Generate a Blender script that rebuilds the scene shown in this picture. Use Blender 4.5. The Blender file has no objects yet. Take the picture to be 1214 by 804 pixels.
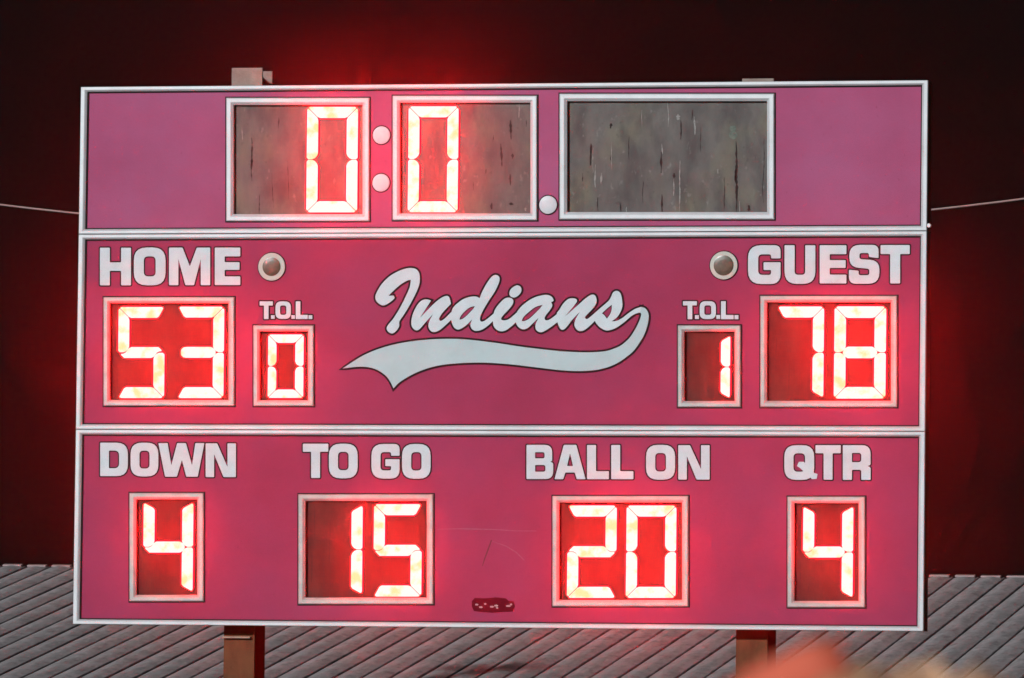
import bpy, bmesh, math, random
from mathutils import Vector, Matrix
from mathutils.geometry import delaunay_2d_cdt
R = math.radians
random.seed(11)
scene = bpy.context.scene
COL = scene.collection

# ---------------------------------------------------------------- camera
CAM = Vector((18.57229937, -73.03690444, 1.70664419))
YAW, PITCH, ROLL = R(-14.173464932506155), R(2.8880462042262702), R(0.7008202413106592)
FPX = 10696.877658956305                      # focal length in photograph pixels (1214 wide)
fw = Vector((math.sin(YAW)*math.cos(PITCH), math.cos(YAW)*math.cos(PITCH), math.sin(PITCH)))
rt0 = Vector((math.cos(YAW), -math.sin(YAW), 0)); up0 = rt0.cross(fw)
rt = rt0*math.cos(ROLL) + up0*math.sin(ROLL); up = -rt0*math.sin(ROLL) + up0*math.cos(ROLL)
cd = bpy.data.cameras.new('camera'); cam = bpy.data.objects.new('camera', cd); COL.objects.link(cam)
cam.matrix_world = Matrix(((rt.x, up.x, -fw.x, CAM.x), (rt.y, up.y, -fw.y, CAM.y), (rt.z, up.z, -fw.z, CAM.z), (0, 0, 0, 1)))
cd.sensor_width = 36; cd.lens = 36*FPX/1214; cd.clip_start = 0.5; cd.clip_end = 3000
cd.dof.use_dof = True; cd.dof.focus_distance = 75.4; cd.dof.aperture_fstop = 26
scene.camera = cam

# ---------------------------------------------------------------- world: night sky with a little town glow
w = bpy.data.worlds.new('World'); scene.world = w; w.use_nodes = True
nt = w.node_tree; nt.nodes.clear()
out = nt.nodes.new('ShaderNodeOutputWorld'); add = nt.nodes.new('ShaderNodeAddShader')
sky = nt.nodes.new('ShaderNodeTexSky'); sky.sky_type = 'NISHITA'; sky.sun_disc = False
sky.sun_elevation = R(-6); sky.sun_rotation = R(205)
b1 = nt.nodes.new('ShaderNodeBackground'); b1.inputs[1].default_value = 0.05
b2 = nt.nodes.new('ShaderNodeBackground'); b2.inputs[1].default_value = 1.0
geo = nt.nodes.new('ShaderNodeTexCoord'); sep = nt.nodes.new('ShaderNodeSeparateXYZ'); ramp = nt.nodes.new('ShaderNodeValToRGB')
ramp.color_ramp.elements[0].position = 0.0; ramp.color_ramp.elements[0].color = (0.0060, 0.0034, 0.0036, 1)
ramp.color_ramp.elements[1].position = 0.6; ramp.color_ramp.elements[1].color = (0.0040, 0.0026, 0.0032, 1)
nt.links.new(sky.outputs[0], b1.inputs[0]); nt.links.new(geo.outputs['Generated'], sep.inputs[0])
nt.links.new(sep.outputs[2], ramp.inputs[0]); nt.links.new(ramp.outputs[0], b2.inputs[0])
nt.links.new(b1.outputs[0], add.inputs[0]); nt.links.new(b2.outputs[0], add.inputs[1]); nt.links.new(add.outputs[0], out.inputs[0])

# ---------------------------------------------------------------- field floodlight (far away, left behind the camera)
ld = bpy.data.lights.new('floodlight', 'SUN'); ld.energy = 2.9; ld.angle = R(1.2); ld.color = (0.96, 1.0, 1.0)
lo = bpy.data.objects.new('floodlight', ld); COL.objects.link(lo)
L_AZ, L_EL = R(-24), R(19)                     # direction the light comes from, seen from the board (left of the board's normal)
lv = Vector((math.sin(L_AZ)*math.cos(L_EL), -math.cos(L_AZ)*math.cos(L_EL), math.sin(L_EL)))
lo.rotation_euler = lv.to_track_quat('Z', 'Y').to_euler(); lo.location = (-20, -60, 30)

scene.view_settings.view_transform = 'Standard'; scene.view_settings.look = 'None'
scene.view_settings.exposure = 0; scene.view_settings.gamma = 1; scene.view_settings.use_curve_mapping = False
scene.render.engine = 'CYCLES'
scene.cycles.use_denoising = True; scene.cycles.sample_clamp_indirect = 0; scene.cycles.sample_clamp_direct = 0
scene.cycles.max_bounces = 6; scene.cycles.volume_bounces = 0
LED_POWER = 190.0                              # red radiance of a lit segment
HAZE_DENSITY, HAZE_G = 0.00045, 0.993

# ---------------------------------------------------------------- helpers
def ray(px, py):
    return (fw + rt*((px-607)/FPX) - up*((py-402)/FPX))
def at(px, py, Y=0.0):                         # point of the vertical plane y = Y measured at that place of the photograph
    d = ray(px, py); t = (Y - CAM.y)/d.y
    return CAM + d*t
def tag(o, label=None, cat=None, group=None, kind=None):
    if label: o['label'] = label
    if cat: o['category'] = cat
    if group: o['group'] = group
    if kind: o['kind'] = kind
    return o
def empty(name, loc=(0, 0, 0)):
    o = bpy.data.objects.new(name, None); o.location = loc; o.empty_display_size = 0.2; COL.objects.link(o); return o
def link(name, me, parent=None, kind=None, label=None):
    o = bpy.data.objects.new(name, me); COL.objects.link(o)
    if parent is not None:
        o.parent = parent
        o.matrix_parent_inverse = world_of(parent).inverted()
    return tag(o, label=label, kind=kind)
def world_of(o):
    m = Matrix.LocRotScale(o.location, o.rotation_euler, o.scale)
    if o.parent is not None: m = world_of(o.parent) @ o.matrix_parent_inverse @ m
    return m
def mesh(name, vs, fs, mats, mi=None, smooth=False):
    me = bpy.data.meshes.new(name); me.from_pydata([tuple(v) for v in vs], [], fs)
    for m in (mats if isinstance(mats, (list, tuple)) else [mats]): me.materials.append(m)
    if mi:
        for p, k in zip(me.polygons, mi): p.material_index = k
    if smooth:
        for p in me.polygons: p.use_smooth = True
    bm = bmesh.new(); bm.from_mesh(me); bmesh.ops.recalc_face_normals(bm, faces=bm.faces); bm.to_mesh(me); bm.free()
    me.update(); return me
def box_data(x0, x1, y0, y1, z0, z1):
    vs = [(x, y, z) for x in (x0, x1) for y in (y0, y1) for z in (z0, z1)]
    fs = [(0, 1, 3, 2), (4, 6, 7, 5), (0, 4, 5, 1), (2, 3, 7, 6), (0, 2, 6, 4), (1, 5, 7, 3)]
    return vs, fs
def join(parts):
    vs, fs = [], []
    for v, f in parts:
        n = len(vs); vs += list(v); fs += [tuple(i+n for i in q) for q in f]
    return vs, fs
def tube_data(pts, r, n=8, r_end=None):
    vs, fs = [], []
    for i, p in enumerate(pts):
        a = pts[max(i-1, 0)]; b = pts[min(i+1, len(pts)-1)]; t = (b-a).normalized()
        u = t.cross(Vector((0, 0, 1)) if abs(t.z) < 0.9 else Vector((1, 0, 0))).normalized(); v = t.cross(u)
        rr = r if r_end is None else r + (r_end-r)*i/(len(pts)-1)
        for k in range(n):
            a_ = 2*math.pi*k/n; vs.append(p + u*rr*math.cos(a_) + v*rr*math.sin(a_))
    for i in range(len(pts)-1):
        for k in range(n):
            fs.append((i*n+k, i*n+(k+1) % n, (i+1)*n+(k+1) % n, (i+1)*n+k))
    fs.append(tuple(range(n))); fs.append(tuple(range((len(pts)-1)*n, len(pts)*n)))
    return vs, fs

# ---------------------------------------------------------------- materials
def mat(name, base, rough=0.6, metallic=0.0, spec=0.4, noise=0.0, nscale=6.0, stretch=(1, 1, 1), col2=None, detail=6, bump=0.0, bscale=60, lo_=0.35, hi_=0.65):
    m = bpy.data.materials.new(name); m.use_nodes = True; t = m.node_tree; p = t.nodes['Principled BSDF']
    p.inputs['Base Color'].default_value = (*base, 1); p.inputs['Roughness'].default_value = rough
    p.inputs['Metallic'].default_value = metallic; p.inputs['Specular IOR Level'].default_value = spec
    tc = t.nodes.new('ShaderNodeTexCoord'); mp = t.nodes.new('ShaderNodeMapping'); mp.inputs['Scale'].default_value = stretch
    t.links.new(tc.outputs['Object'], mp.inputs[0])
    if noise > 0 or col2:
        n = t.nodes.new('ShaderNodeTexNoise'); n.inputs['Scale'].default_value = nscale; n.inputs['Detail'].default_value = detail
        n.inputs['Roughness'].default_value = 0.6
        t.links.new(mp.outputs[0], n.inputs['Vector'])
        r = t.nodes.new('ShaderNodeValToRGB'); r.color_ramp.elements[0].position = lo_; r.color_ramp.elements[1].position = hi_
        c2 = col2 or tuple(c*(1-noise) for c in base)
        r.color_ramp.elements[0].color = (*c2, 1); r.color_ramp.elements[1].color = (*base, 1)
        t.links.new(n.outputs[0], r.inputs[0]); t.links.new(r.outputs[0], p.inputs['Base Color'])
    if bump > 0:
        n2 = t.nodes.new('ShaderNodeTexNoise'); n2.inputs['Scale'].default_value = bscale; n2.inputs['Detail'].default_value = 3
        b = t.nodes.new('ShaderNodeBump'); b.inputs['Strength'].default_value = bump; b.inputs['Distance'].default_value = 0.01
        t.links.new(mp.outputs[0], n2.inputs['Vector']); t.links.new(n2.outputs[0], b.inputs['Height']); t.links.new(b.outputs[0], p.inputs['Normal'])
    return m
def overlay(m, color, nscale, stretch, lo_, hi_, amount=1.0, detail=8):   # second layer of wear over a material's base colour
    t = m.node_tree; p = t.nodes['Principled BSDF']
    tc = t.nodes.new('ShaderNodeTexCoord'); mp = t.nodes.new('ShaderNodeMapping'); mp.inputs['Scale'].default_value = stretch
    n = t.nodes.new('ShaderNodeTexNoise'); n.inputs['Scale'].default_value = nscale; n.inputs['Detail'].default_value = detail
    mr = t.nodes.new('ShaderNodeMapRange'); mr.inputs[1].default_value = lo_; mr.inputs[2].default_value = hi_; mr.inputs[4].default_value = amount
    mx = t.nodes.new('ShaderNodeMix'); mx.data_type = 'RGBA'; mx.inputs['B'].default_value = (*color, 1)
    t.links.new(tc.outputs['Object'], mp.inputs[0]); t.links.new(mp.outputs[0], n.inputs['Vector']); t.links.new(n.outputs[0], mr.inputs[0])
    t.links.new(mr.outputs[0], mx.inputs['Factor'])
    src = p.inputs['Base Color']
    if src.is_linked: t.links.new(src.links[0].from_socket, mx.inputs['A'])
    else: mx.inputs['A'].default_value = src.default_value
    t.links.new(mx.outputs['Result'], src)
    return m
M = {}
M['panel_top'] = mat('faded_maroon_paint', (0.47, 0.092, 0.215), 0.6, spec=0.12, noise=0.14, nscale=1.4, bump=0.12, bscale=50)
M['panel'] = mat('maroon_paint', (0.42, 0.041, 0.116), 0.6, spec=0.12, noise=0.16, nscale=1.3, bump=0.12, bscale=50)
for k in ('panel_top', 'panel'):
    overlay(M[k], (0.37, 0.056, 0.15) if k == 'panel' else (0.45, 0.125, 0.27), 0.9, (1, 1, 1.4), 0.45, 0.72, 0.55)
    overlay(M[k], (0.20, 0.02, 0.05), 38, (1, 1, 0.6), 0.66, 0.80, 0.55, 4)
    overlay(M[k], (0.50, 0.2, 0.3), 26, (1, 1, 1), 0.72, 0.80, 0.5, 6)
M['alu'] = mat('brushed_aluminium', (0.66, 0.68, 0.72), 0.38, metallic=0.15, spec=0.6, noise=0.14, nscale=3, stretch=(1, 1, 1))
overlay(M['alu'], (0.36, 0.37, 0.36), 9, (1, 1, 1), 0.6, 0.85, 0.4)
M['alu_win'] = mat('dull_aluminium', (0.47, 0.49, 0.49), 0.4, metallic=0.15, spec=0.6, noise=0.25, nscale=7, bump=0.1, bscale=80)
overlay(M['alu_win'], (0.26, 0.25, 0.23), 14, (1, 1, 1), 0.58, 0.85, 0.5)
M['shade_strip'] = mat('shade_strip_black', (0.025, 0.024, 0.025), 0.8, spec=0.1, noise=0.2, nscale=20)  # black strips stand in for the shadow line beside the frames
M['cabinet'] = mat('grey_sheet_steel', (0.055, 0.065, 0.07), 0.5, noise=0.25, nscale=4)
M['white'] = mat('white_vinyl', (0.68, 0.76, 0.82), 0.45, noise=0.10, nscale=7, bump=0.05)
overlay(M['white'], (0.45, 0.47, 0.48), 40, (1, 1, 1), 0.62, 0.8, 0.35, 4)
M['swoosh'] = mat('pale_blue_vinyl', (0.50, 0.63, 0.67), 0.45, noise=0.08, nscale=5)
M['outline'] = mat('black_vinyl', (0.030, 0.014, 0.018), 0.8, spec=0.1, noise=0.1, nscale=10)
M['plate'] = mat('weathered_grey_plastic', (0.165, 0.155, 0.148), 0.5, spec=0.15, col2=(0.085, 0.080, 0.080), nscale=1.6, stretch=(1.8, 1, 0.9), bump=0.1, bscale=14)
overlay(M['plate'], (0.20, 0.195, 0.13), 2.4, (1.2, 1, 0.9), 0.50, 0.68, 0.55)
overlay(M['plate'], (0.055, 0.050, 0.052), 3.6, (1.8, 1, 0.8), 0.50, 0.66, 0.55)
overlay(M['plate'], (0.30, 0.30, 0.30), 20.0, (1.0, 1, 0.7), 0.64, 0.76, 0.45)
overlay(M['plate'], (0.05, 0.045, 0.045), 24.0, (1.0, 1, 0.8), 0.64, 0.76, 0.5)
M['plate_dark'] = mat('dark_grey_plastic', (0.060, 0.032, 0.027), 0.6, spec=0.1, col2=(0.036, 0.017, 0.015), nscale=3, stretch=(1.8, 1, 0.9), bump=0.12, bscale=25)
M['dirt'] = mat('dark_grime', (0.028, 0.014, 0.014), 0.8, noise=0.4, nscale=30)
M['pale_dirt'] = mat('pale_lime_streak', (0.36, 0.36, 0.35), 0.8, noise=0.4, nscale=30)
M['green_scuff'] = mat('green_grey_scuff', (0.16, 0.20, 0.17), 0.8, noise=0.4, nscale=30)
M['lamp_off'] = mat('unlit_olive_lens', (0.10, 0.085, 0.05), 0.3, noise=0.5, nscale=25, spec=0.6)
M['ring'] = mat('cream_ring', (0.60, 0.60, 0.54), 0.5, noise=0.1, nscale=10)
M['dot'] = mat('white_lamp_cover', (0.74, 0.74, 0.80), 0.4, noise=0.06, nscale=12)
M['scratch'] = mat('scratch_red', (0.20, 0.012, 0.03), 0.6, noise=0.2, nscale=30)
M['scratch_pale'] = mat('scratch_pale', (0.46, 0.09, 0.17), 0.6, noise=0.3, nscale=50)
M['plate_maroon'] = mat('dark_maroon_plate', (0.16, 0.006, 0.018), 0.8, spec=0.05, noise=0.2, nscale=30)
M['plate_mark'] = mat('worn_plate_mark', (0.60, 0.42, 0.45), 0.5, noise=0.4, nscale=60)
M['post'] = mat('rusty_brown_steel', (0.17, 0.072, 0.036), 0.8, spec=0.1, col2=(0.12, 0.045, 0.024), nscale=4, stretch=(3, 1, 1), bump=0.3)
M['post_top'] = mat('bare_pale_steel', (0.34, 0.27, 0.235), 0.6, col2=(0.25, 0.17, 0.15), nscale=7, bump=0.3)
M['bracket'] = mat('galvanised_bracket', (0.42, 0.30, 0.22), 0.5, noise=0.3, nscale=12)
M['roofpan'] = mat('weathered_roof_metal', (0.47, 0.435, 0.455), 0.8, spec=0.15, col2=(0.33, 0.31, 0.32), nscale=4, stretch=(1.5, 0.5, 1), bump=0.4, bscale=14)
overlay(M['roofpan'], (0.19, 0.175, 0.18), 13, (1, 0.42, 1), 0.50, 0.70, 0.6)
overlay(M['roofpan'], (0.62, 0.56, 0.57), 16, (1, 0.30, 1), 0.58, 0.72, 0.6)
M['batten'] = mat('dark_seam', (0.30, 0.28, 0.29), 0.8, col2=(0.10, 0.09, 0.095), nscale=9, stretch=(1.5, 0.3, 1))  # seam ribs toned darker than the roof panels
for k in ('roofpan', 'batten'):                 # wear runs on over the joints: world coordinates
    t = M[k].node_tree; gp = t.nodes.new('ShaderNodeNewGeometry')
    for n_ in [x for x in t.nodes if x.bl_idname == 'ShaderNodeMapping']: t.links.new(gp.outputs['Position'], n_.inputs[0])
M['ridge'] = mat('pale_flashing', (0.55, 0.42, 0.43), 0.5, noise=0.3, nscale=6)
M['wall'] = mat('beige_cladding', (0.30, 0.27, 0.24), 0.7, noise=0.2, nscale=2)
M['grass'] = mat('night_grass', (0.045, 0.075, 0.025), 0.9, noise=0.5, nscale=0.8, bump=0.5, bscale=8)
M['wood'] = mat('dark_pole_wood', (0.09, 0.065, 0.045), 0.85, noise=0.4, nscale=5, stretch=(4, 4, 0.4), bump=0.4)
M['cable'] = mat('pale_cable', (0.36, 0.27, 0.27), 0.5, noise=0.2, nscale=6)

def led_material():
    m = bpy.data.materials.new('lit_led_lens'); m.use_nodes = True; t = m.node_tree; t.nodes.clear()
    o = t.nodes.new('ShaderNodeOutputMaterial'); e = t.nodes.new('ShaderNodeEmission'); e.inputs[1].default_value = 1.0
    tc = t.nodes.new('ShaderNodeTexCoord'); n = t.nodes.new('ShaderNodeTexNoise'); n.inputs['Scale'].default_value = 9; n.inputs['Detail'].default_value = 5
    r = t.nodes.new('ShaderNodeValToRGB')
    r.color_ramp.elements[0].position = 0.34; r.color_ramp.elements[1].position = 0.50
    r.color_ramp.elements[0].color = (1, 0.90/LED_POWER, 0.42/LED_POWER, 1); r.color_ramp.elements[1].color = (1, 1.08/LED_POWER, 0.97/LED_POWER, 1)
    v = t.nodes.new('ShaderNodeVectorMath'); v.operation = 'SCALE'; v.inputs[3].default_value = LED_POWER
    t.links.new(tc.outputs['Object'], n.inputs['Vector']); t.links.new(n.outputs[0], r.inputs[0]); t.links.new(r.outputs[0], v.inputs[0])
    t.links.new(v.outputs[0], e.inputs[0]); t.links.new(e.outputs[0], o.inputs[0]); return m
def glow_material(name, col):
    m = bpy.data.materials.new(name); m.use_nodes = True; t = m.node_tree; t.nodes.clear()
    o = t.nodes.new('ShaderNodeOutputMaterial'); e = t.nodes.new('ShaderNodeEmission'); e.inputs[0].default_value = (*col, 1); e.inputs[1].default_value = 1
    t.links.new(e.outputs[0], o.inputs[0]); return m
M['led'] = led_material(); M['led_rim'] = glow_material('led_lens_edge', (2.6, 0.018, 0.085))

# ---------------------------------------------------------------- ground
g = 260
gv, gf = box_data(-g, g, -g, g, -0.3, 0.0)
tag(link('ground', mesh('ground', gv, gf, M['grass'])), kind='structure')

# ---------------------------------------------------------------- long shed with a ribbed metal roof behind the board
def shed():
    a = at(85, 673, 30.0); b = at(1100, 684.5, 30.0)
    ex = (b-a).normalized()                                    # along the ridge
    az, el = R(-3.36), R(7.49)
    ed = Vector((math.sin(az)*math.cos(el), math.cos(az)*math.cos(el), math.sin(el)))   # up the slope
    ed = (ed - ex*ed.dot(ex)*0.0).normalized(); en = ex.cross(ed).normalized()
    root = empty('shed', (a+b)/2 - Vector((0, 6, (a+b).z/2)))
    tag(root, 'long low shed with a grey ribbed metal roof behind the scoreboard', 'shed')
    P0 = (a+b)/2; S = 0.305; Ls = 13.0; half = 44
    def Q(u, v, n_): return P0 + ex*u + ed*v + en*n_
    first = None
    for i in range(-half, half):
        u0, u1 = i*S + 0.006, (i+1)*S - 0.006
        if first is None:
            vs = []
            for v in (-Ls, 0.0):
                for k in range(9):
                    vs.append(ex*((u1-u0)*k/8) + ed*v + en*(0.030*math.sin(math.pi*k/8)**1.3 - 0.010))
            first = mesh('roof_panel', vs, [(k, k+1, k+10, k+9) for k in range(8)], M['roofpan'], smooth=True)
            bv = [ex*x + ed*v + en*h for v in (-Ls, 0.02) for (x, h) in ((-0.024, -0.02), (-0.009, 0.006), (0.009, 0.006), (0.024, -0.02))]
            bfirst = mesh('seam_rib', bv, [(0, 1, 5, 4), (1, 2, 6, 5), (2, 3, 7, 6), (3, 0, 4, 7), (0, 3, 2, 1), (4, 5, 6, 7)], M['batten'])
            rv = [ex*x + ed*v + en*h for x in (0.0, S-0.075) for (v, h) in ((-0.05, 0.014), (-0.05, 0.024), (0.05, 0.026), (0.05, -0.02), (0, -0.02))]
            rfirst = mesh('ridge_flashing', rv, [(0, 1, 6, 5), (1, 2, 7, 6), (2, 3, 8, 7), (3, 4, 9, 8), (4, 0, 5, 9), (0, 4, 3, 2, 1), (5, 6, 7, 8, 9)], M['ridge'])
        o = link('roof_panel', first); o.location = Q(u0, 0, random.uniform(-0.004, 0.004)); o.parent = root; o.matrix_parent_inverse = world_of(root).inverted()
        o = link('seam_rib', bfirst); o.location = Q(i*S, 0, 0); o.parent = root; o.matrix_parent_inverse = world_of(root).inverted()
        o = link('ridge_flashing', rfirst); o.location = Q(i*S+0.0375, 0.03, random.uniform(-0.003, 0.003)); o.parent = root; o.matrix_parent_inverse = world_of(root).inverted()
    # rear slope and walls
    p = [Q(-half*S, 0.1, -0.03), Q(half*S, 0.1, -0.03)]
    back = Vector((ed.x, ed.y, 0)).normalized()
    r0 = [p[0] + back*9 - Vector((0, 0, 1.2)), p[1] + back*9 - Vector((0, 0, 1.2))]
    vs = [p[0], p[1], r0[1], r0[0]]; vs += [v - Vector((0, 0, 0.06)) for v in vs]
    link('rear_roof', mesh('rear_roof', vs, [(0, 1, 2, 3), (4, 7, 6, 5), (0, 4, 5, 1), (1, 5, 6, 2), (2, 6, 7, 3), (3, 7, 4, 0)], M['roofpan']), root)
    f0, f1 = Q(-half*S+0.3, -Ls+0.5, -0.05), Q(half*S-0.3, -Ls+0.5, -0.05); m0, m1 = Q(-half*S+0.3, 0, -0.09), Q(half*S-0.3, 0, -0.09)
    b0, b1_ = r0[0] + ex*0.3 - back*0.5 - Vector((0, 0, .02)), r0[1] - ex*0.3 - back*0.5 - Vector((0, 0, .02))
    def dn(v): return Vector((v.x, v.y, 0.0))
    link('wall', mesh('wall', [dn(f0), dn(f1), f1, f0], [(0, 1, 2, 3)], M['wall']), root)
    link('wall', mesh('wall', [dn(b0), dn(b1_), b1_, b0], [(0, 1, 2, 3)], M['wall']), root)
    link('wall', mesh('wall', [dn(f0), f0, m0, b0, dn(b0)], [(0, 1, 2, 3, 4)], M['wall']), root)
    link('wall', mesh('wall', [dn(f1), f1, m1, b1_, dn(b1_)], [(0, 1, 2, 3, 4)], M['wall']), root)
shed()

# ---------------------------------------------------------------- cable on two poles behind the board
def cable():
    Y = 7.0
    pts = [at(0, 243, Y), at(90, 252.5, Y), at(1110, 248.5, Y), at(1214, 235.5, Y)]
    # least-squares parabola z = A + Bx + Cx^2
    S_ = [[0.0]*4 for _ in range(3)]
    for p in pts:
        b = (1, p.x, p.x*p.x)
        for i in range(3):
            for j in range(3): S_[i][j] += b[i]*b[j]
            S_[i][3] += b[i]*p.z
    for i in range(3):
        for k in range(3):
            if k != i:
                f = S_[k][i]/S_[i][i]
                for j in range(4): S_[k][j] -= f*S_[i][j]
    A, B, C_ = [S_[i][3]/S_[i][i] for i in range(3)]
    zf = lambda x: A + B*x + C_*x*x
    X = 11.0
    line = [Vector((x, Y, zf(x))) for x in [(-X + 2*X*i/60) for i in range(61)]]
    v, f = tube_data(line, 0.0095, 8)
    o = link('overhead_cable', mesh('overhead_cable', v, f, M['cable'], smooth=True))
    tag(o, 'thin pale cable sagging through the dark sky behind the scoreboard', 'cable')
    for sx in (-1, 1):
        x = sx*(X+0.10); h = zf(sx*X) + 0.5
        r = empty('utility_pole', (x, Y, 0))
        tag(r, 'dark wooden utility pole holding the %s end of the cable' % ('left' if sx < 0 else 'right'), 'utility pole', 'poles that carry the cable')
        v, f = tube_data([Vector((x, Y, 0)), Vector((x, Y, h*0.5)), Vector((x, Y, h))], 0.14, 12, 0.10)
        link('shaft', mesh('shaft', v, f, M['wood'], smooth=True), r)
        v, f = box_data(x-0.6, x+0.6, Y+0.14, Y+0.24, h-0.45, h-0.33)
        link('crossarm', mesh('crossarm', v, f, M['wood']), r)
cable()

# ---------------------------------------------------------------- two steel posts that carry the board
DEPTH = 0.17
def post(pt_top, pt_low, label, top_y, bracket=False):
    yf = DEPTH + 0.012
    a = at(pt_top[0], pt_top[1], yf); b = at(pt_low[0], pt_low[1], yf)
    zt = at(pt_top[0], top_y, yf).z; x = (a.x+b.x)/2; hw = 0.134; D = 0.33
    r = empty('steel_post', (x, yf, 0)); tag(r, label, 'post', 'steel posts that carry the scoreboard')
    zs = zt - 0.35
    for (nm, z0, z1, m) in (('lower', 0, zs, M['post']), ('top', zs+0.002, zt, M['post_top'])):
        v, f = box_data(x-hw, x+hw, yf, yf+0.022, z0, z1)
        link('front_flange', mesh('front_flange', v, f, m), r, label='bare paler top end of the front flange' if nm == 'top' else None)
        v, f = box_data(x-hw, x+hw, yf+D-0.022, yf+D, z0, z1-0.004)
        link('rear_flange', mesh('rear_flange', v, f, m), r, label='bare paler top end of the rear flange' if nm == 'top' else None)
        v, f = box_data(x-0.012, x+0.012, yf+0.024, yf+D-0.024, z0, z1-0.02)
        link('web', mesh('web', v, f, m), r, label='bare paler top end of the web' if nm == 'top' else None)
    zb = at(pt_low[0], 749, 0).z
    if bracket:
        v, f = box_data(x-hw-0.005, x+hw-0.03, yf-0.040, yf-0.002, zb-0.052, zb-0.038)
        link('bracket', mesh('bracket', v, f, M['bracket']), r)
post((291.5, 90), (284.5, 775), 'left brown steel post with a pale stub showing above the scoreboard', 80.5, True)
post((897.5, 95), (892, 775), 'right brown steel post barely reaching the top of the scoreboard', 93.2)

# ---------------------------------------------------------------- the scoreboard
board = empty('scoreboard', (0, 0, 3.09))
tag(board, 'maroon football scoreboard with lit red digits and a white script team name', 'scoreboard')
def q(px, py, y=0.0):                          # place on the board face, then pushed to depth y
    p = at(px, py, 0.0); return Vector((p.x, y, p.z))
def poly_mesh(name, loops, y_front, thick, m):  # loops: first outer, rest holes, as board points (x, z)
    vl = [[Vector((x, z, 0)) for x, z in lp] for lp in loops]
    v2 = [Vector((p.x, p.y)) for lp in vl for p in lp]; ed_ = []; k = 0
    for lp in vl:
        ed_ += [(k+i, k+(i+1) % len(lp)) for i in range(len(lp))]; k += len(lp)
    cv_, ce_, tris, ov, oe, of = delaunay_2d_cdt(v2, ed_, [], 0, 1e-7)
    def inside(x, y, lp):
        c = False
        for i in range(len(lp)):
            a_, b_ = lp[i-1], lp[i]
            if (a_.y > y) != (b_.y > y) and x < (b_.x-a_.x)*(y-a_.y)/(b_.y-a_.y)+a_.x: c = not c
        return c
    keep = []
    for t_ in tris:
        x = sum(cv_[i].x for i in t_)/len(t_); y = sum(cv_[i].y for i in t_)/len(t_)
        if inside(x, y, vl[0]) and not any(inside(x, y, h_) for h_ in vl[1:]): keep.append(tuple(t_))
    tris = keep
    remap = {}
    for i, src in enumerate(ov): remap[i] = src[0] if src else None
    flat = [Vector((p.x, p.y, 0)) for p in v2]
    for i in range(len(cv_)):
        if remap[i] is None: remap[i] = len(flat); flat.append(Vector((cv_[i].x, cv_[i].y, 0)))
    tris = [tuple(remap[i] for i in t_) for t_ in tris]
    n = len(flat)
    vs = [(p.x, y_front, p.y) for p in flat] + [(p.x, y_front+thick, p.y) for p in flat]
    fs = [tuple(t) for t in tris] + [tuple(reversed([i+n for i in t])) for t in tris]
    k = 0
    for lp in vl:
        c = len(lp)
        for i in range(c):
            a_, b_ = k+i, k+(i+1) % c
            fs.append((a_, b_, b_+n, a_+n))
        k += c
    return mesh(name, vs, fs, m)
def pts2(pl): return [(lambda p: (p.x, p.z))(q(x, y)) for x, y in pl]
def ring_mesh(name, rect, wpx, prof, m, side=None):
    # rect: four photo corners TL, TR, BR, BL; prof: list of (fraction of width inward, depth y)
    T = [Vector(c) for c in rect]; vs = []; np_ = len(prof)
    cx = sum((c[0] for c in rect))/4; cy = sum((c[1] for c in rect))/4
    for c in rect:
        sx = 1 if c[0] < cx else -1; sy = 1 if c[1] < cy else -1
        wx, wy = wpx if isinstance(wpx, tuple) else (wpx, wpx)
        for (fr, y) in prof: vs.append(q(c[0] + sx*wx*fr, c[1] + sy*wy*fr, y))
    fs = []
    for s in (range(4) if side is None else (side,)):
        a_, b_ = s*np_, ((s+1) % 4)*np_
        for k in range(np_-1): fs.append((a_+k, b_+k, b_+k+1, a_+k+1))
        if side is not None:
            fs.append(tuple(a_+k for k in range(np_))); fs.append(tuple(b_+k for k in reversed(range(np_)))); fs.append((a_, a_+np_-1, b_+np_-1, b_))
    if side is not None:
        used = sorted({i for f in fs for i in f}); mp = {i: k for k, i in enumerate(used)}
        vs = [vs[i] for i in used]; fs = [tuple(mp[i] for i in f) for f in fs]
    return mesh(name, vs, fs, m)

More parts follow.
